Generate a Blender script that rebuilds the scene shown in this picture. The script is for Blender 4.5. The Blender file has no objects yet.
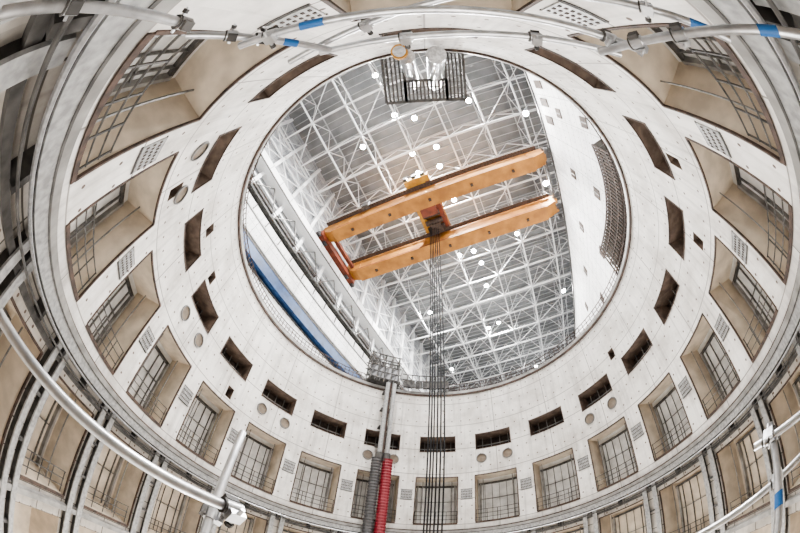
import bpy, math, random, numpy as np
from mathutils import Matrix, Vector
random.seed(4)
# ---------------- camera (15 mm-class diagonal fisheye) ----------------
def rotm(w):
    w=np.array(w,float);a=np.linalg.norm(w)
    k=w/a; K=np.array([[0,-k[2],k[1]],[k[2],0,-k[0]],[-k[1],k[0],0]])
    return np.eye(3)+math.sin(a)*K+(1-math.cos(a))*K@K
F=306.53
M=rotm([0.606,0.1057,0.072])@np.array([[-1,0,0],[0,1,0],[0,0,-1]],float)
C=Vector((0.155,13.056,0))
cd=bpy.data.cameras.new('camera');cam=bpy.data.objects.new('camera',cd);bpy.context.collection.objects.link(cam)
bpy.context.scene.camera=cam
cd.type='PANO';cd.panorama_type='FISHEYE_EQUISOLID'
cd.fisheye_lens=F*36/800;cd.fisheye_fov=math.radians(260)
cd.sensor_width=36;cd.sensor_height=24;cd.clip_start=0.05;cd.clip_end=500
cam.matrix_world=Matrix([[*M[0],C[0]],[*M[1],C[1]],[*M[2],C[2]],[0,0,0,1]])
try: bpy.context.scene.view_settings.look='AgX - Medium High Contrast'
except Exception: pass
# ---------------- materials ----------------
def mat(name,col,rough=0.6,metal=0.0,col2=None,scale=1.0,bump=0.0,emit=None,detail=6,stretch=(1,1,1)):
    m=bpy.data.materials.new(name);m.use_nodes=True;nt=m.node_tree;b=nt.nodes['Principled BSDF']
    b.inputs['Roughness'].default_value=rough;b.inputs['Metallic'].default_value=metal
    b.inputs['Base Color'].default_value=(*col,1)
    if emit:
        b.inputs['Emission Color'].default_value=(*col,1);b.inputs['Emission Strength'].default_value=emit
    if not col2: return m
    tc=nt.nodes.new('ShaderNodeTexCoord');mp=nt.nodes.new('ShaderNodeMapping');mp.inputs['Scale'].default_value=stretch
    nt.links.new(tc.outputs['Object'],mp.inputs[0])
    n=nt.nodes.new('ShaderNodeTexNoise');n.inputs['Scale'].default_value=scale;n.inputs['Detail'].default_value=detail
    nt.links.new(mp.outputs[0],n.inputs['Vector'])
    r=nt.nodes.new('ShaderNodeValToRGB');r.color_ramp.elements[0].position=.35;r.color_ramp.elements[1].position=.65
    r.color_ramp.elements[0].color=(*col2,1);r.color_ramp.elements[1].color=(*col,1)
    nt.links.new(n.outputs['Fac'],r.inputs[0]);nt.links.new(r.outputs[0],b.inputs['Base Color'])
    if bump:
        bp=nt.nodes.new('ShaderNodeBump');bp.inputs['Strength'].default_value=bump
        nt.links.new(n.outputs['Fac'],bp.inputs['Height']);nt.links.new(bp.outputs[0],b.inputs['Normal'])
    return m
def wallmat(name,c1,c2,line,pw,ph,dots=True,streak=.8):
    m=bpy.data.materials.new(name);m.use_nodes=True;nt=m.node_tree;b=nt.nodes['Principled BSDF'];b.inputs['Roughness'].default_value=.75
    L=nt.links.new;N=nt.nodes.new
    uv=N('ShaderNodeUVMap')
    n=N('ShaderNodeTexNoise');n.inputs['Scale'].default_value=.45;n.inputs['Detail'].default_value=10;n.inputs['Roughness'].default_value=.65;L(uv.outputs[0],n.inputs['Vector'])
    r=N('ShaderNodeValToRGB');r.color_ramp.elements[0].position=.36;r.color_ramp.elements[1].position=.58
    r.color_ramp.elements[0].color=(*c2,1);r.color_ramp.elements[1].color=(*c1,1);L(n.outputs['Fac'],r.inputs[0])
    mp=N('ShaderNodeMapping');mp.inputs['Scale'].default_value=(3,.15,1);L(uv.outputs[0],mp.inputs[0])
    n2=N('ShaderNodeTexNoise');n2.inputs['Scale'].default_value=1.2;n2.inputs['Detail'].default_value=5;L(mp.outputs[0],n2.inputs['Vector'])
    mr=N('ShaderNodeMapRange');mr.inputs[1].default_value=.5;mr.inputs[2].default_value=.75;mr.inputs[3].default_value=1;mr.inputs[4].default_value=streak;L(n2.outputs['Fac'],mr.inputs[0])
    mx=N('ShaderNodeMix');mx.data_type='RGBA';mx.blend_type='MULTIPLY';mx.inputs[0].default_value=1;L(r.outputs[0],mx.inputs[6]);L(mr.outputs[0],mx.inputs[7])
    br=N('ShaderNodeTexBrick');br.offset=0;br.inputs['Scale'].default_value=1;br.inputs['Brick Width'].default_value=pw;br.inputs['Row Height'].default_value=ph
    br.inputs['Mortar Size'].default_value=.035;br.inputs['Mortar Smooth'].default_value=.3;L(uv.outputs[0],br.inputs['Vector'])
    m2=N('ShaderNodeMix');m2.data_type='RGBA';L(br.outputs['Fac'],m2.inputs[0]);L(mx.outputs[2],m2.inputs[6]);m2.inputs[7].default_value=(*line,1)
    last=m2
    if dots:
        sp=N('ShaderNodeSeparateXYZ');L(uv.outputs[0],sp.inputs[0])
        def fr(o,s,off):
            a=N('ShaderNodeMath');a.operation='MULTIPLY_ADD';L(o,a.inputs[0]);a.inputs[1].default_value=1/s;a.inputs[2].default_value=off
            f=N('ShaderNodeMath');f.operation='FRACT';L(a.outputs[0],f.inputs[0])
            g=N('ShaderNodeMath');g.operation='SUBTRACT';L(f.outputs[0],g.inputs[0]);g.inputs[1].default_value=.5
            h=N('ShaderNodeMath');h.operation='MULTIPLY';L(g.outputs[0],h.inputs[0]);h.inputs[1].default_value=s
            k=N('ShaderNodeMath');k.operation='POWER';L(h.outputs[0],k.inputs[0]);k.inputs[1].default_value=2
            return k.outputs[0]
        ad=N('ShaderNodeMath');ad.operation='ADD';L(fr(sp.outputs[0],.87,.2),ad.inputs[0]);L(fr(sp.outputs[1],1.3,.1),ad.inputs[1])
        lt=N('ShaderNodeMath');lt.operation='LESS_THAN';L(ad.outputs[0],lt.inputs[0]);lt.inputs[1].default_value=.065**2
        m3=N('ShaderNodeMix');m3.data_type='RGBA';L(lt.outputs[0],m3.inputs[0]);L(m2.outputs[2],m3.inputs[6]);m3.inputs[7].default_value=(.12,.085,.07,1)
        last=m3
    L(last.outputs[2],b.inputs['Base Color'])
    return m
WHITE=wallmat('painted_concrete',(.86,.835,.80),(.60,.57,.535),(.30,.28,.26),5.236,2.6,True,.70)
LOWER=wallmat('stained_concrete',(.56,.52,.47),(.34,.31,.275),(.08,.07,.06),1.75,1.2,True,.7)
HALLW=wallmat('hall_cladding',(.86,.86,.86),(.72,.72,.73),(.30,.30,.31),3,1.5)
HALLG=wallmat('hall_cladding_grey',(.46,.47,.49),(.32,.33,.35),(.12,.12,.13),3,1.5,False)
TAN=mat('tan_concrete',(.68,.59,.48),.8,0,(.50,.43,.345),1.2,.1)
BACK=mat('grey_door_panel',(.76,.755,.74),.5,0,(.58,.575,.56),1.5,.05)
DARK=mat('dark_void',(.04,.03,.028),.8,0,(.09,.07,.06),3)  # near-black backing; shade of deep openings is put into its colour
WREV=mat('window_reveal_dark',(.24,.18,.145),.8,0,(.12,.09,.072),2,.1)  # brown reveals, darkened in colour for the shade inside the windows
BRN=mat('rusty_brown',(.10,.065,.05),.8,0,(.04,.03,.026),4,.2)
GRY=mat('dark_steel',(.11,.105,.10),.6,.2,(.045,.043,.042),3,.1)
SLV=mat('sleeve_recess',(.24,.195,.15),.8,0,(.17,.135,.105),3)
STEEL=mat('galvanised_steel',(.78,.79,.81),.3,.85,(.50,.51,.53),9,.15)
RAILM=mat('rail_steel',(.24,.235,.23),.45,.4,(.13,.13,.125),5)
LEDGE=mat('ledge_steel',(.38,.37,.355),.5,.3,(.22,.215,.205),1.5,.05)
PERF=mat('perforated_plate',(.44,.44,.435),.5,.3,(.26,.26,.258),6)
ORANGE=mat('crane_orange',(.50,.225,.05),.65,0,(.30,.125,.03),.5,0,None,10)
YEL=mat('trolley_yellow',(.62,.33,.05),.6,0,(.42,.2,.03),1)
REDB=mat('trolley_red_brown',(.24,.055,.025),.6,0,(.12,.035,.02),1)
TRUSS=mat('truss_white',(.84,.85,.86),.5,.1)
TRUSG=mat('truss_grey',(.46,.47,.48),.5,.1)
DECK=mat('roof_deck',(.27,.275,.28),.6,.1,(.16,.165,.17),.25,0,None,6)
BLUE=mat('blue_paint',(.02,.07,.19),.5,0,(.01,.035,.10),1)
BLUES=mat('blue_sleeve',(.03,.14,.38),.45)
ROPE=mat('steel_rope',(.02,.02,.022),.6,.3)
RED=mat('red_hose',(.20,.010,.02),.55)
BLK=mat('black_rubber',(.06,.058,.06),.6)
LAMP=mat('lamp_glass',(1,.985,.95),.4,0,emit=150)
HOUS=mat('lamp_housing',(.30,.30,.31),.4,.5)
FLOORM=mat('floor_concrete',(.6,.575,.54),.8,0,(.45,.43,.40),.6)
# ---------------- mesh builder ----------------
class MB:
    def __init__(s): s.v=[];s.f=[];s.m=[];s.uv=[];s.mats=[]
    def mi(s,m):
        if m not in s.mats: s.mats.append(m)
        return s.mats.index(m)
    def face(s,pts,m,uv=None):
        b=len(s.v);s.v+= [tuple(p) for p in pts];s.f.append(list(range(b,b+len(pts))));s.m.append(s.mi(m))
        if uv is None: uv=[(p[0]*.7+p[1]*.7,p[2]) for p in pts]
        s.uv.append(uv)
    def hexa(s,P,m):
        for q in ((0,3,2,1),(4,5,6,7),(0,1,5,4),(1,2,6,5),(2,3,7,6),(3,0,4,7)):
            s.face([P[i] for i in q],m)
    def obox(s,c,ax,ay,az,m):
        c=Vector(c);ax=Vector(ax);ay=Vector(ay);az=Vector(az)
        s.hexa([c-ax-ay-az,c+ax-ay-az,c+ax+ay-az,c-ax+ay-az,c-ax-ay+az,c+ax-ay+az,c+ax+ay+az,c-ax+ay+az],m)
    def beam(s,p,q,w,h,m,up=(0,0,1)):
        p=Vector(p);q=Vector(q);d=q-p;l=d.length;d/=l
        u=Vector(up);sd=d.cross(u)
        if sd.length<1e-3: sd=d.cross(Vector((1,0,0)))
        sd.normalize();u=sd.cross(d)
        s.obox((p+q)/2,d*l/2,sd*w/2,u*h/2,m)
    def tube(s,pts,r,m,n=8,cap=True):
        pts=[Vector(p) for p in pts];rings=[]
        pd=(pts[1]-pts[0]).normalized();a=pd.orthogonal().normalized()
        for i,p in enumerate(pts):
            d=(pts[min(i+1,len(pts)-1)]-pts[max(i-1,0)]).normalized()
            a=(a-d*a.dot(d)).normalized();b=d.cross(a)
            rr=r[i] if isinstance(r,(list,tuple)) else r
            rings.append([p+(a*math.cos(2*math.pi*k/n)+b*math.sin(2*math.pi*k/n))*rr for k in range(n)])
        for i in range(len(rings)-1):
            for k in range(n):
                k2=(k+1)%n;s.face([rings[i][k],rings[i][k2],rings[i+1][k2],rings[i+1][k]],m)
        if cap: s.face(rings[0][::-1],m);s.face(rings[-1],m)
    def cbox(s,s0,s1,r0,r1,z0,z1,m,step=2.5):
        n=max(1,int(math.ceil((s1-s0)/step)))
        for i in range(n):
            a=s0+(s1-s0)*i/n;b=s0+(s1-s0)*(i+1)/n
            P=[cy(a,r0,z0),cy(b,r0,z0),cy(b,r1,z0),cy(a,r1,z0),cy(a,r0,z1),cy(b,r0,z1),cy(b,r1,z1),cy(a,r1,z1)]
            for q in ((0,3,2,1),(4,5,6,7),(0,1,5,4),(2,3,7,6))+(((3,0,4,7),) if i==0 else ())+(((1,2,6,5),) if i==n-1 else ()):
                s.face([P[j] for j in q],m)
    def obj(s,name,parent=None,smooth=False):
        me=bpy.data.meshes.new(name);me.from_pydata(s.v,[],s.f)
        for m in s.mats: me.materials.append(m)
        me.polygons.foreach_set('material_index',s.m)
        ul=me.uv_layers.new(name='UVMap');ul.data.foreach_set('uv',[c for f in s.uv for p in f for c in p])
        me.update();o=bpy.data.objects.new(name,me);bpy.context.collection.objects.link(o)
        if parent: o.parent=parent
        if smooth:
            import bmesh
            bm=bmesh.new();bm.from_mesh(me);bmesh.ops.remove_doubles(bm,verts=bm.verts,dist=1e-4)
            for f in bm.faces:f.smooth=True
            bm.to_mesh(me);bm.free();me.set_sharp_from_angle(angle=math.radians(40))
        return o
def empty(name):
    e=bpy.data.objects.new(name,None);bpy.context.collection.objects.link(e);return e
def cy(s,R,z):
    a=math.radians(-90-s);return Vector((R*math.cos(a),R*math.sin(a),z))
R=15.0
SECT=[-160+20*i for i in range(18)]
# ---------------- shaft wall ----------------
def cylwall(name,z0,z1,ops,m,R=R,step=2.5):
    mb=MB()
    sb=set(-170+step*i for i in range(int(360/step)+1));zb={z0,z1}
    for o in ops: sb|={o[0],o[1]};zb|={o[2],o[3]}
    sb=sorted(sb);zb=sorted(zb)
    for i in range(len(sb)-1):
        a,b=sb[i],sb[i+1]
        if b-a<1e-6: continue
        sm=(a+b)/2;so=[o for o in ops if o[0]<sm<o[1]]
        for j in range(len(zb)-1):
            c,d=zb[j],zb[j+1];zm=(c+d)/2
            if any(o[2]<zm<o[3] for o in so): continue
            k=math.radians(R)
            mb.face([cy(a,R,c),cy(b,R,c),cy(b,R,d),cy(a,R,d)],m,[(a*k,c),(b*k,c),(b*k,d),(a*k,d)])
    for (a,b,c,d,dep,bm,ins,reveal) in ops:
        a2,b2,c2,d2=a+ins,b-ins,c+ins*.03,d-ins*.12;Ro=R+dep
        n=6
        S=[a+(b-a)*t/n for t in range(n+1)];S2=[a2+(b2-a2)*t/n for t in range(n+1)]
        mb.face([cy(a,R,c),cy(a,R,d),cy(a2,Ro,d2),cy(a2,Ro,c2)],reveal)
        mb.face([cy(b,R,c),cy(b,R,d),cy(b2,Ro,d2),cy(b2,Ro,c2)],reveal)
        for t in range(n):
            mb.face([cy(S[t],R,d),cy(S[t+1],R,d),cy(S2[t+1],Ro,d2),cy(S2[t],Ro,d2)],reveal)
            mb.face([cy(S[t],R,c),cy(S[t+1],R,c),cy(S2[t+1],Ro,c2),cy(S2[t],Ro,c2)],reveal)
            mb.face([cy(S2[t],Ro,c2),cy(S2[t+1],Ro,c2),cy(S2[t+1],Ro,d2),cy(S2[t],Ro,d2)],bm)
    return mb.obj(name)
OFF=-.8
PD=1.9
ops=[]
for s in SECT:
    s+=OFF
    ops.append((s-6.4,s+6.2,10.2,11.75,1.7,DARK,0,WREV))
    ops.append((s-7.1,s+7.1,2.75,7.45,PD,BACK,.3,TAN))
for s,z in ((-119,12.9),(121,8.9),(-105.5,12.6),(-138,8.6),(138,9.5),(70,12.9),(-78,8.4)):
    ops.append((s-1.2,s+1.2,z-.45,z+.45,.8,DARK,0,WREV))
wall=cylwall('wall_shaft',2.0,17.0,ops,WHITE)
mb=MB()
mb.cbox(-170,190,15.0,16.6,16.95,17.05,LEDGE);mb.cbox(-170,190,14.86,15.0,16.78,17.08,LEDGE);mb.cbox(-170,190,14.88,15.0,16.6,16.78,BRN)
mb.obj('trim_rim')
lo=[]
for s in SECT:
    s+=OFF
    lo.append((s-7.6,s+7.6,-4.6,.3,PD,TAN,.3,TAN))
    lo.append((s-7.6,s+7.6,-10.8,-6.0,PD,TAN,.3,TAN))
cylwall('wall_base',-12,2.0,lo,LOWER,R=15.0)
mb=MB()
n=72
for i in range(n):
    a=-180+360*i/n;b=a+360/n;mb.face([cy(a,18,-12),cy(b,18,-12),(0,0,-12)],FLOORM)
mb.obj('floor')
# ledge ring + ring pipes
mb=MB()
mb.cbox(-170,190,14.75,15.0,1.98,2.1,BRN)
mb.cbox(-170,190,14.5,15.0,1.72,1.98,LEDGE);mb.cbox(-170,190,14.5,14.57,1.3,1.72,PERF)
mb.cbox(-170,190,14.55,14.6,1.22,1.3,GRY)  # recessed dark strip put in as the shadow gap under the ledge
mb.cbox(-170,190,14.48,14.5,1.68,1.74,GRY)
mb.cbox(-170,190,14.75,15.0,.62,.82,GRY)
mb.cbox(-170,190,14.7,15.0,-5.3,-5.0,LEDGE)
mb.tube([cy(a,14.45,1.15) for a in range(-170,191,4)],.05,STEEL,6)
mb.tube([cy(a,14.55,.9) for a in range(-170,191,4)],.04,GRY,6)
for i in range(36):
    s=-170+10*i+OFF
    mb.cbox(s-.35,s+.35,14.6,15.0,.8,1.7,GRY)
mb.obj('trim_ledge')
mb=MB()
for s in SECT:
    for e in (-1.6,1.6):
        c=s+10+OFF+e
        mb.cbox(c-.16,c+.16,14.7,15,-12,1.2,GRY)
        mb.cbox(c-.7,c+.7,14.66,14.72,-12,1.2,PERF)
    for z in range(-11,1,2): mb.cbox(s+10+OFF-1.6,s+10+OFF+1.6,14.75,14.9,z,z+.15,GRY)
mb.obj('steel_column_row')
# port doors, railings, vents
mb=MB();rl=MB();vt=MB();wf=MB();hl=MB()
RB=R+PD
for s0 in SECT:
    for s,z0,z1 in ((s0+OFF,2.8,6.9),(s0+OFF,-4.5,-.1)):
        for k in (-2,-1,1,2):
            c=s+k*2.3; mb.cbox(c-.05,c+.05,RB-.15,RB-.02,z0,z1,RAILM)
        mb.cbox(s-.04,s+.04,RB-.1,RB-.02,z0,z1,RAILM)
        mb.cbox(s-6.4,s+6.4,RB-.2,RB-.02,z1-.12,z1+.06,GRY)
        mb.cbox(s-6.2,s+6.2,RB-.1,RB-.02,z0+2.4,z0+2.46,RAILM)
        for e in (-5.9,5.9): mb.cbox(s+e-.25,s+e+.25,RB-.25,RB-.02,z0,z1,LEDGE)
        hw=7.1 if z0>0 else 7.6; zl,zh=(2.75,7.45) if z0>0 else (-4.6,.3)
        for e in (-hw,hw): mb.cbox(s+e-.16,s+e+.16,14.97,15.05,zl,zh,BRN)
        mb.cbox(s-hw,s+hw,14.97,15.05,zh-.06,zh+.04,BRN);mb.cbox(s-hw,s+hw,14.96,15.05,zl-.14,zl+.02,BRN)
        for h in (.35,.75,1.15): rl.tube([cy(s+t,15.15,z0+h) for t in (-7,-3.5,0,3.5,7)],.03,GRY,5)
        for t in (-6.8,-3.4,0,3.4,6.8): rl.tube([cy(s+t,15.15,z0-.05),cy(s+t,15.15,z0+1.15)],.03,GRY,5)
        rl.tube([cy(s-4.6,15.5,z0),cy(s-4.6,15.5,z1+.3)],.03,RAILM,5)
        rl.tube([cy(s+5,15.8,z0),cy(s+5,15.8,z1+.3)],.04,RAILM,5)
    s=s0+10+OFF
    vt.cbox(s-1.9,s+1.9,14.95,15.0,5.15,6.1,PERF)
    vt.cbox(s-2.0,s+2.0,14.97,15.0,5.08,5.15,GRY);vt.cbox(s-2.0,s+2.0,14.97,15.0,6.1,6.16,GRY)
    for i in range(7):
        for j in range(3): 
            c=s-1.6+i*.53;vt.cbox(c-.12,c+.12,14.93,14.96,5.3+j*.27,5.40+j*.27,DARK)
    s=s0+OFF
    for t in (-6.4,6.2): wf.cbox(s+t-.12,s+t+.12,14.96,15.02,10.1,11.85,BRN)
    for z in (10.14,11.75): wf.cbox(s-6.5,s+6.3,14.96,15.02,z,z+.07,BRN)
    for k in (-3,-1,1,3): wf.cbox(s+k*1.5-.1,s+k*1.5+.1,16.3,16.4,10.2,11.75,LEDGE)
    wf.cbox(s-6.3,s+6.1,15.9,16.0,10.75,10.83,LEDGE)
for s0 in (20,-20,-60,-100,-140,60):
    for e in (-4.6,4.6):
        c=cy(s0+OFF+e,15.0,9.15);d=c.copy();d.z=0;d.normalize();t=Vector((-d.y,d.x,0))
        def ring(r,o): return [c-d*o+(t*math.cos(2*math.pi*k/20)+Vector((0,0,1))*math.sin(2*math.pi*k/20))*r for k in range(20)]
        A,B,D=ring(.50,.0),ring(.48,.08),ring(.42,.08);E=ring(.42,.01)
        for k in range(20):
            q=(k+1)%20
            hl.face([A[k],A[q],B[q],B[k]],RAILM);hl.face([B[k],B[q],D[q],D[k]],RAILM);hl.face([D[k],D[q],E[q],E[k]],RAILM)
        hl.face(E,SLV)
mb.obj('port_doors',wall);rl.obj('port_railings',wall);vt.obj('vent_plates',wall);wf.obj('window_frames',wall);hl.obj('pipe_sleeves',wall)
# rim railing
mb=MB()
for s0,s1 in ((-168,-31),(-1,171)):
    for h,r in ((.35,.035),(.7,.035),(1.1,.045)): mb.tube([cy(s0+(s1-s0)*i/40,15.15,17.05+h) for i in range(41)],r,BRN,5)
    for i in range(81): mb.tube([cy(s0+(s1-s0)*i/80,15.15,17),cy(s0+(s1-s0)*i/80,15.15,18.15)],.035,BRN,5)
    mb.cbox(s0,s1,15.15,15.2,17.05,17.3,BRN)
mb.obj('rim_railing')
# ---------------- hall ----------------
U=Vector((-.946,.323,0)).normalized();Nn=Vector((-U.y,U.x,0));Nn=Nn if Nn.y>0 else -Nn
def W(a,b,z): return C+U*a+Nn*b+Vector((0,0,z))
AL,AR,B0,B1=-26.5,13.6,-100,26
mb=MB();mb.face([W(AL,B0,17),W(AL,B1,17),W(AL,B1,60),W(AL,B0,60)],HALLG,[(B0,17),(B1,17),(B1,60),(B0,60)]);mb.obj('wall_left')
mb=MB()
for a in (AR,AR+1.5): mb.face([W(a,B0,17),W(a,B1,17),W(a,B1,42),W(a,B0,42)],HALLW,[(B0,17),(B1,17),(B1,42),(B0,42)])
mb.face([W(AR,B0,42),W(AR,B1,42),W(AR+1.5,B1,42),W(AR+1.5,B0,42)],HALLW,[(B0,0),(B1,0),(B1,1),(B0,1)])
for b in range(-96,24,8):
    for z in (20.5,27,33.5):
        mb.obox(W(AR-.04,b,z+1),U*.05,Nn*.6,Vector((0,0,.7)),BRN);mb.obox(W(AR-.07,b,z+1),U*.05,Nn*.06,Vector((0,0,.7)),RAILM)
for b in (-2,-4.5,-7,-9.5): mb.obox(W(AR-.06,b,38.5),U*.06,Nn*.55,Vector((0,0,1.2)),BRN)
mb.beam(W(AR-.1,B0,41.8),W(AR-.1,B1,41.8),.2,.3,GRY)
mb.obj('wall_right')
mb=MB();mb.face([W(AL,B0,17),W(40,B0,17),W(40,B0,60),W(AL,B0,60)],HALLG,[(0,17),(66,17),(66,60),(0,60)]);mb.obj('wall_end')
mb=MB()
for i in range(72):
    a=-180+5*i;b=a+5
    mb.face([cy(a,16.5,16.9),cy(b,16.5,16.9),cy(b,60,16.9),cy(a,60,16.9)],FLOORM)
mb.obj('floor_hall')
mb=MB()
mb.face([W(AL,B0,58),W(40,B0,58),W(40,B1,58),W(AL,B1,58)],DECK)
for k in range(int((B1-B0)/1.5)):
    b=B0+1.5*k;mb.beam(W(AL,b,57.8),W(40,b,57.8),.13,.2,TRUSG)
mb.obj('ceiling')
mb=MB()
ZB,ZT=50.5,56.5;SA=6.6;SBb=6.0
na=int((40-AL)/SA);nb=int((B1-B0)/SBb)
for j in range(nb+1):
    b=B0+SBb*j
    mb.beam(W(AL,b,ZB),W(40,b,ZB),.38 if j%3==0 else .24,.3,TRUSS);mb.beam(W(AL,b,ZT),W(40,b,ZT),.2,.2,TRUSG)
    for i in range(na+1):
        a=AL+SA*i
        mb.beam(W(a,b,ZB),W(a+SA/2,b,ZT),.13,.13,TRUSS);mb.beam(W(a+SA/2,b,ZT),W(a+SA,b,ZB),.13,.13,TRUSS)
for i in range(na+1):
    a=AL+SA*i
    mb.beam(W(a,B0,ZB),W(a,B1,ZB),.26,.26,TRUSS);mb.beam(W(a,B0,ZT),W(a,B1,ZT),.18,.18,TRUSG)
    if i%2==0: mb.beam(W(a+1.2,B0,ZB),W(a+1.2,B1,ZB),.1,.1,TRUSS)
    for j in range(nb):
        b=B0+SBb*j
        mb.beam(W(a,b,ZB),W(a,b+SBb/2,ZT),.11,.11,TRUSS);mb.beam(W(a,b+SBb/2,ZT),W(a,b+SBb,ZB),.11,.11,TRUSS)
        if (i+j)%2==0 and i<na: mb.beam(W(a,b,ZB),W(a+SA,b+SBb,ZB),.1,.1,TRUSS)
mb.obj('roof_truss')
# left wall structure
rw=empty('crane_runway')
mb=MB()
mb.obox(W(AL+1.0,(B0+B1)/2,39.6),U*.9,Nn*(B1-B0)/2,Vector((0,0,.9)),TRUSS)
mb.beam(W(AL+1.6,B0,40.7),W(AL+1.6,B1,40.7),.3,.25,BRN)
mb.beam(W(AL+1.95,B0,38.8),W(AL+1.95,B1,38.8),.12,.2,GRY)
for z,w,m in ((37.2,.4,TRUSS),(36,.3,GRY),(34.9,.4,TRUSS)): mb.beam(W(AL+w/2+.1,B0,z),W(AL+w/2+.1,B1,z),w,.35,m)
mb.obox(W(AL+.9,(B0+B1)/2,33.4),U*.8,Nn*(B1-B0)/2,Vector((0,0,.12)),GRY)
mb.obox(W(AL+.7,(B0+B1)/2,30.6),U*.5,Nn*(B1-B0)/2,Vector((0,0,2.2)),HALLW)
mb.obox(W(AL+1.22,(B0+B1)/2,31.2),U*.04,Nn*(B1-B0)/2,Vector((0,0,.12)),GRY)
mb.obox(W(AL+.5,(B0+B1)/2,24),U*.3,Nn*(B1-B0)/2,Vector((0,0,1.3)),HALLW)
mb.obox(W(AL+.85,(B0+B1)/2,25.35),U*.05,Nn*(B1-B0)/2,Vector((0,0,.12)),GRY)
for k in range(int((B1-B0)/3)):
    b=B0+3*k
    mb.obox(W(AL+1.25,b,32.2),U*.08,Nn*.06,Vector((0,0,.6)),GRY)
    mb.obox(W(AL+1.9,b,39.6),U*.06,Nn*.06,Vector((0,0,.85)),TRUSG)
    mb.tube([W(AL+1.8,b,33.4),W(AL+1.8,b,34.5)],.05,BRN,5)
for k in range(int((B1-B0)/6)):
    b=B0+3+6*k
    mb.beam(W(AL+.5,b,33.5),W(AL+.5,b,57),.6,.7,TRUSS,up=U)
    for z0,z1 in ((41.5,46),(46,50.5)):
        mb.beam(W(AL+.6,b,z0),W(AL+.6,b+6,z1),.15,.15,TRUSS);mb.beam(W(AL+.6,b+6,z0),W(AL+.6,b,z1),.15,.15,TRUSS)
    for z0,z1 in ((34.5,38.7),):
        mb.beam(W(AL+1.0,b,z0),W(AL+1.0,b+3,z1),.14,.14,RAILM);mb.beam(W(AL+1.0,b+3,z1),W(AL+1.0,b+6,z0),.14,.14,RAILM)
for z in (46,50.5): mb.beam(W(AL+.6,B0,z),W(AL+.6,B1,z),.25,.25,TRUSS)
for h in (33.9,34.4): mb.tube([W(AL+1.8,B0,h),W(AL+1.8,B1,h)],.05,BRN,5)
mb.obj('runway_frame',rw)
mb=MB();mb.obox(W(AL+.8,(B0+B1)/2,26.6),U*.72,Nn*(B1-B0)/2,Vector((0,0,.8)),BLUE)
mb.obox(W(AL+.8,(B0+B1)/2,27.5),U*.78,Nn*(B1-B0)/2,Vector((0,0,.08)),GRY)
mb.obj('blue_girder',rw)
# ---------------- crane ----------------
cr=empty('overhead_crane')
ZC=42
def girder(name,b1,b0,a0,a1):
    mb=MB();bc=(b0+b1)/2;hw=abs(b1-b0)/2
    pr=[(a0,1.2,3),(a0+2.5,0,3),(a1-2.5,0,3),(a1,1.2,3)]
    for i in range(3):
        A,B=pr[i],pr[i+1]
        P=[W(A[0],bc-hw,ZC+A[1]),W(B[0],bc-hw,ZC+B[1]),W(B[0],bc+hw,ZC+B[1]),W(A[0],bc+hw,ZC+A[1]),
           W(A[0],bc-hw,ZC+3),W(B[0],bc-hw,ZC+3),W(B[0],bc+hw,ZC+3),W(A[0],bc+hw,ZC+3)]
        mb.hexa(P,ORANGE)
    for z,t in ((.04,.16),(2.95,.2)):
        mb.obox(W((a0+a1)/2,bc,ZC+z),U*((a1-a0)/2-2.4),Nn*(hw+.14),Vector((0,0,t/2)),ORANGE)
    mb.obox(W((a0+a1)/2,bc+hw+.1,ZC+.2),U*((a1-a0)/2-2.4),Nn*.04,Vector((0,0,.1)),REDB)
    n=14
    for k in range(n):
        a=a0+3+(a1-a0-6)*k/(n-1);mb.obox(W(a,bc,ZC+1.5),U*.06,Nn*(hw+.1),Vector((0,0,1.4)),ORANGE)
    for sgn in (1,-1):
        e=bc+sgn*(hw+.5)
        mb.obox(W((a0+a1)/2,e,ZC+2.6),U*((a1-a0)/2-1),Nn*.35,Vector((0,0,.04)),BRN)
        for h in (.5,1.0): mb.tube([W(a0+1,e+sgn*.3,ZC+2.6+h),W(a1-1,e+sgn*.3,ZC+2.6+h)],.035,GRY,5)
    for k in range(5):
        a=a0+6+(a1-a0-12)*k/4;mb.obox(W(a,bc,ZC-.2),U*.2,Nn*.2,Vector((0,0,.15)),BRN)
    mb.obj(name,cr)
girder('girder_front',-17.1,-15.1,-25.2,13.0)
girder('girder_rear',-25.7,-23.5,-25.2,13.2)
mb=MB()
mb.obox(W(-25.0,-20.3,ZC+.6),U*.5,Nn*5.6,Vector((0,0,.6)),REDB)
mb.obox(W(12.9,-20.3,ZC+1.9),U*.18,Nn*5.6,Vector((0,0,.25)),GRY)
for a in (-25.0,12.8):
    for b in (-14.6,-16.6,-24,-26): mb.tube([W(a-.3,b,ZC-.0),W(a+.3,b,ZC-.0)],.45,BLK,12)
mb.obox(W(-23.8,-20.3,ZC+1.6),U*.3,Nn*4,Vector((0,0,.3)),REDB)
mb.obj('end_truck',cr)
mb=MB()
for a in (-8.9,-5.7): mb.obox(W(a,-20.4,ZC+3.4),U*.4,Nn*6.2,Vector((0,0,.5)),YEL if a<-6 else REDB)
mb.obox(W(-7.3,-20.4,ZC+3.8),U*2.2,Nn*3.2,Vector((0,0,.15)),ORANGE)
mb.obox(W(-7.3,-18.6,ZC+2.6),U*1.3,Nn*.9,Vector((0,0,.7)),REDB)
mb.obox(W(-7.3,-22,ZC+2.3),U*.9,Nn*.9,Vector((0,0,.5)),BRN)
for b in (-19.6,-21,-22.2): mb.tube([W(-8.7,b,ZC+2.6),W(-5.9,b,ZC+2.6)],.45,BRN,12)
mb.obox(W(-7.3,-14.0,ZC+3.6),U*2.0,Nn*.8,Vector((0,0,.6)),YEL);mb.obox(W(-7.3,-24.5,ZC+4),U*1.6,Nn*.9,Vector((0,0,.8)),YEL)
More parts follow.
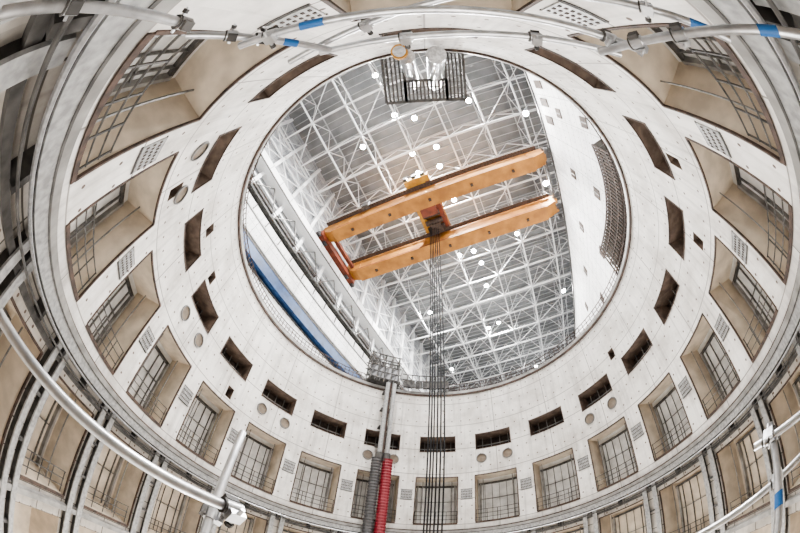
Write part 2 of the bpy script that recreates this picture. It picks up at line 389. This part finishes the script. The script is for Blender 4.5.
for a in (-9,-7.6,-6.2): mb.obox(W(a,-13.1,ZC+3.9),U*.3,Nn*.3,Vector((0,0,.5)),GRY)
mb.obox(W(-16.5,-14.4,ZC+3.2),U*.6,Nn*.4,Vector((0,0,.8)),GRY)
mb.obj('trolley',cr)
mb=MB()
for dx,dy,r in ((.46,0,.065),(.26,.15,.07),(.08,-.1,.06),(-.16,.1,.065),(-.40,.1,.07),(-.66,0,.065)):
    mb.tube([(.45+dx*1.1,-10.2+dy*2,-9),(.45+dx*1.2,-10.2+dy*2,ZC+2.3)],r,ROPE,6)
mb.obox((.42,-10.2,-9.6),(.8,0,0),(0,.3,0),(0,0,.7),ORANGE);mb.tube([(.42,-10.2,-10.2),(.42,-10.2,-10.9),(.75,-10.2,-11.2),(.42,-10.2,-11.5),(.1,-10.2,-11.3)],.14,BLK,8)
mb.obj('hoist_rope',cr)
# ---------------- vertical hoses ----------------
hp=empty('cable_hose_riser')
def riser(s,rr,r,m,nm,z0,z1):
    mb=MB();pts=[];rad=[]
    n=int((z1-z0)/.14)
    for i in range(n): pts.append(cy(s,rr,z0+(z1-z0)*i/(n-1)));rad.append(r*(1 if i%2 else .86))
    mb.tube(pts,rad,m,12);mb.obj(nm,hp)
riser(-22.9,13.9,.46,BLK,'hose_black',-6,8.6);riser(-18.9,13.9,.48,RED,'hose_red',-6,8.6)
mb=MB()
for s in (-22.2,-19.5): mb.tube([cy(s,13.9,8.3),cy(s,13.9,17.0)],.21,PERF,12);mb.tube([cy(s,13.9,8.4),cy(s,13.9,9.2)],.34,GRY,12)
mb.tube([cy(-20.9,14.0,8.3),cy(-20.9,14.0,17.0)],.11,BRN,8)
for z in (10,12,14,16): mb.cbox(-23.5,-18.5,14.1,14.9,z,z+.14,GRY)
mb.obj('riser_pipe',hp)
mb=MB()
SS=(-30,-27,-24,-21,-18)
for s in SS:
    for r in (14.2,15.6): mb.tube([cy(s,r,17.15),cy(s,r,20.8)],.08,GRY,6)
for z in (17.6,18.4,19.2,20.0,20.7):
    for r in (14.2,15.6): mb.tube([cy(s,r,z) for s in (-31,-27,-22,-17)],.07,GRY,6)
    for s in SS: mb.tube([cy(s,14.1,z),cy(s,15.7,z)],.06,RAILM,6)
for s in range(-30,-17,2): mb.tube([cy(s,14.2,17.2),cy(s+2,14.2,19.6)],.05,RAILM,6);mb.tube([cy(s+2,15.6,17.2),cy(s,15.6,19.6)],.05,RAILM,6)
mb.cbox(-30,-17,14.2,15.6,17.5,17.58,GRY)
for s in (-28,-25,-22.5,-19.5): mb.obox(cy(s,14.6,18.4),(.45,0,0),(0,.3,0),(0,0,.7),HOUS)
for s in (-14,-12,-9,-6,-4,-2,0,2):
    mb.tube([cy(s,14.5,17.15),cy(s,14.5,18.9)],.06,GRY,6);mb.obox(cy(s,14.7,17.8),(.35,0,0),(0,.2,0),(0,0,.35),GRY)
for z in (17.4,18.2,18.9): mb.tube([cy(s,14.5,z) for s in (-16,-12,-8,-2,3)],.06,GRY,6)
mb.obj('rim_scaffold_platform')
mb=MB()
for i in range(33):
    s=87+i*1.2
    mb.tube([cy(s,15.4,17.1),cy(s,15.4,21.4)],.085,BRN,6)
    if i%3==0: mb.tube([cy(s,16.4,17.1),cy(s,16.4,21.4)],.06,BRN,6)
for z in (18,19.2,20.4,21.4):
    mb.cbox(87,125.4,15.35,15.45,z,z+.16,BRN)
    mb.cbox(87,125.4,15.5,16.4,z-.06,z,LEDGE)
mb.cbox(87,125.4,16.4,16.45,17.1,21.4,GRY)
mb.obj('stair_scaffold')
# ---------------- suspended platform at top ----------------
sp=empty('access_platform')
mb=MB()
def grate(x0,x1,y0,y1,z,dx=.2,dy=.35):
    for a,b in (((x0,y0),(x1,y0)),((x0,y1),(x1,y1)),((x0,y0),(x0,y1)),((x1,y0),(x1,y1))):
        mb.beam((*a,z),(*b,z),.15,.2,GRY)
    k=int((x1-x0)/dx)
    for i in range(1,k): mb.beam((x0+(x1-x0)*i/k,y0,z),(x0+(x1-x0)*i/k,y1,z),.10,.1,GRY)
    k=int((y1-y0)/dy)
    for i in range(1,k): mb.beam((x0,y0+(y1-y0)*i/k,z),(x1,y0+(y1-y0)*i/k,z),.07,.08,RAILM)
grate(1.25,2.35,12.0,14.8,17.4);grate(-2.0,-1.0,12.0,14.8,17.4);grate(-1.0,1.25,12.0,13.2,17.4)
for x in (-2.0,-1.0,1.25,2.35):
    for y in (12.0,13.6,14.8): mb.tube([(x,y,17.4),(x,y,18.6)],.045,GRY,6)
for h in (18,18.6): mb.tube([(-2.0,14.8,h),(-2.0,12,h),(2.35,12,h),(2.35,14.8,h)],.04,GRY,6)
mb.obj('grating',sp)
mb=MB()
def duct(x,y0,z0,y1,z1,r):
    n=24;pts=[];rad=[]
    for i in range(n):
        t=i/(n-1);pts.append((x,y0+(y1-y0)*t,z0+(z1-z0)*t));rad.append(r*(1.06 if i%3==0 else 1))
    mb.tube(pts,rad,STEEL,20)
duct(.85,14.4,14.3,13.0,20,.36);duct(-.45,14.4,14.0,12.9,20,.42)
mb.tube([(1.1,14.6,13.5),(1.1,14.56,13.8)],.36,YEL,20);mb.tube([(1.1,14.61,13.48),(1.1,14.55,13.82)],.28,STEEL,20)
mb.obj('ventilation_duct',sp,True)
# ---------------- lamps ----------------
LP=[(-7.0,-3.3),(-4.2,-5.1),(-7.1,-10.9),(-2.8,-11.3),(-7.6,-14.6),(-3.6,-14.8),(-3.8,-18.6),(-3.5,-21.8),(-3.5,-33.8),(-6.6,-33.7),(-2.8,-37.2),(-3.4,-43.5),(-3.3,-56.1),(-6.1,-56.9),(-6.9,4.6),(-14.5,-6.2),(5.5,-5.5),(6.1,-33.1),(-17.9,-46.4),(-20,-70),(4,-80)]
hb=MB()
def baylamp(c,e,rad):
    # square high-bay fixture hung flush in the truss
    hb.tube([c,c+Vector((0,0,.35)),c+Vector((0,0,.7))],[rad*1.05,rad*.85,.2],HOUS,16);hb.tube([c+Vector((0,0,.7)),c+Vector((0,0,4))],.05,HOUS,5)
    hb.tube([c-Vector((0,0,.06)),c+Vector((0,0,.01))],rad*.92,LAMP,16)
    if e:
        ld=bpy.data.lights.new('bay_light','AREA');ld.shape='DISK';ld.size=rad*1.8;ld.energy=e;ld.color=(1,.99,.97)
        l=bpy.data.objects.new('bay_light',ld);l.location=c-Vector((0,0,.09));bpy.context.collection.objects.link(l)
for i,(a,b) in enumerate(LP): baylamp(W(a,b,52.5),10500 if i%2==0 else 0,.48)
for b in (-9.3,-21.5,-46): baylamp(W(12.6,b,46),3000,.5)
hb.obj('high_bay_lamp')
for k in range(6):  # added fill lamps, unseen on the pit floor, to brighten the shaft evenly
    c=cy(k*60,7,-10.4)
    mb=MB();mb.obox(c-Vector((0,0,.2)),(.35,0,0),(0,.35,0),(0,0,.12),HOUS);mb.tube([c-Vector((0,0,.3)),c-Vector((0,0,1.6))],.05,STEEL,6)
    mb.tube([c-Vector((0,0,1.6)),c-Vector((0,0,1.55))],.4,STEEL,12);mb.obj('fill_lamp')
    ld=bpy.data.lights.new('fill_light','POINT');ld.energy=1250;ld.shadow_soft_size=.3;ld.color=(1,.975,.94)
    l=bpy.data.objects.new('fill_light',ld);l.location=c+Vector((0,0,.3));bpy.context.collection.objects.link(l)
# ---------------- near scaffold tubes ----------------
def coupler(mb,p,d,k=1.2):
    d=Vector(d).normalized();a=d.orthogonal().normalized();b=d.cross(a)
    mb.tube([p-d*.03*k,p+d*.03*k],.034,STEEL,12)
    mb.obox(p+a*.036*k,d*.026*k,a*.012*k,b*.024*k,STEEL)
    mb.tube([p+a*.04*k-b*.05*k,p+a*.04*k+b*.06*k],.008*k,STEEL,6);mb.tube([p+a*.04*k+b*.035*k,p+a*.04*k+b*.052*k],.015*k,GRY,6)
    mb.obox(p-a*.034*k,d*.024*k,a*.01*k,b*.02*k,GRY)
    mb.tube([p-d*.038*k,p-d*.03*k],.037,GRY,12)
T=[((1.30,12.97,-.04),(.84,12.01,.01),[],[.97]),((1.31,11.51,.53),(1.07,11.88,-.22),[],[.8]),
 ((-1.50,12.13,-.07),(-1.18,12.26,-.69),[(.6,.72)],[.12]),((-1.12,11.70,-.39),(-1.56,12.33,-.40),[],[.7]),
 ((-1.40,12.05,-.11),(-1.52,12.42,-.20),[],[.25]),((1.09,13.80,.09),(1.07,13.58,1.07),[],[.35,.95]),
 ((1.35,13.67,1.35),(.73,13.37,2.00),[(.65,.75)],[.3,.5]),((1.13,13.50,1.57),(-1.04,13.39,1.44),[(.18,.24)],[.1,.9]),
 ((.82,13.38,2.07),(-1.12,13.38,1.76),[],[.3,.7]),((-.59,13.62,1.54),(-1.31,13.59,.91),[(.75,.88)],[.5]),
 ((-.79,13.31,1.51),(-1.27,13.71,.31),[(.75,.84)],[.2,.4]),((1.06,13.37,2.09),(-.11,13.65,1.89),[],[.5])]
for (p,q,bl,cp) in T:
    p=Vector(p);q=Vector(q)
    mb=MB();d=(q-p)
    mb.tube([p,p+d*.5,q],.0242,STEEL,16)
    for t0,t1 in bl: mb.tube([p+d*t0,p+d*t1],.0262,BLUES,16)
    for t in cp: coupler(mb,p+d*t,d)
    mb.obj('scaffold_tube',None,True)
w=bpy.data.worlds.new('w');bpy.context.scene.world=w;w.use_nodes=True
w.node_tree.nodes['Background'].inputs[0].default_value=(.93,.95,1,1);w.node_tree.nodes['Background'].inputs[1].default_value=.75
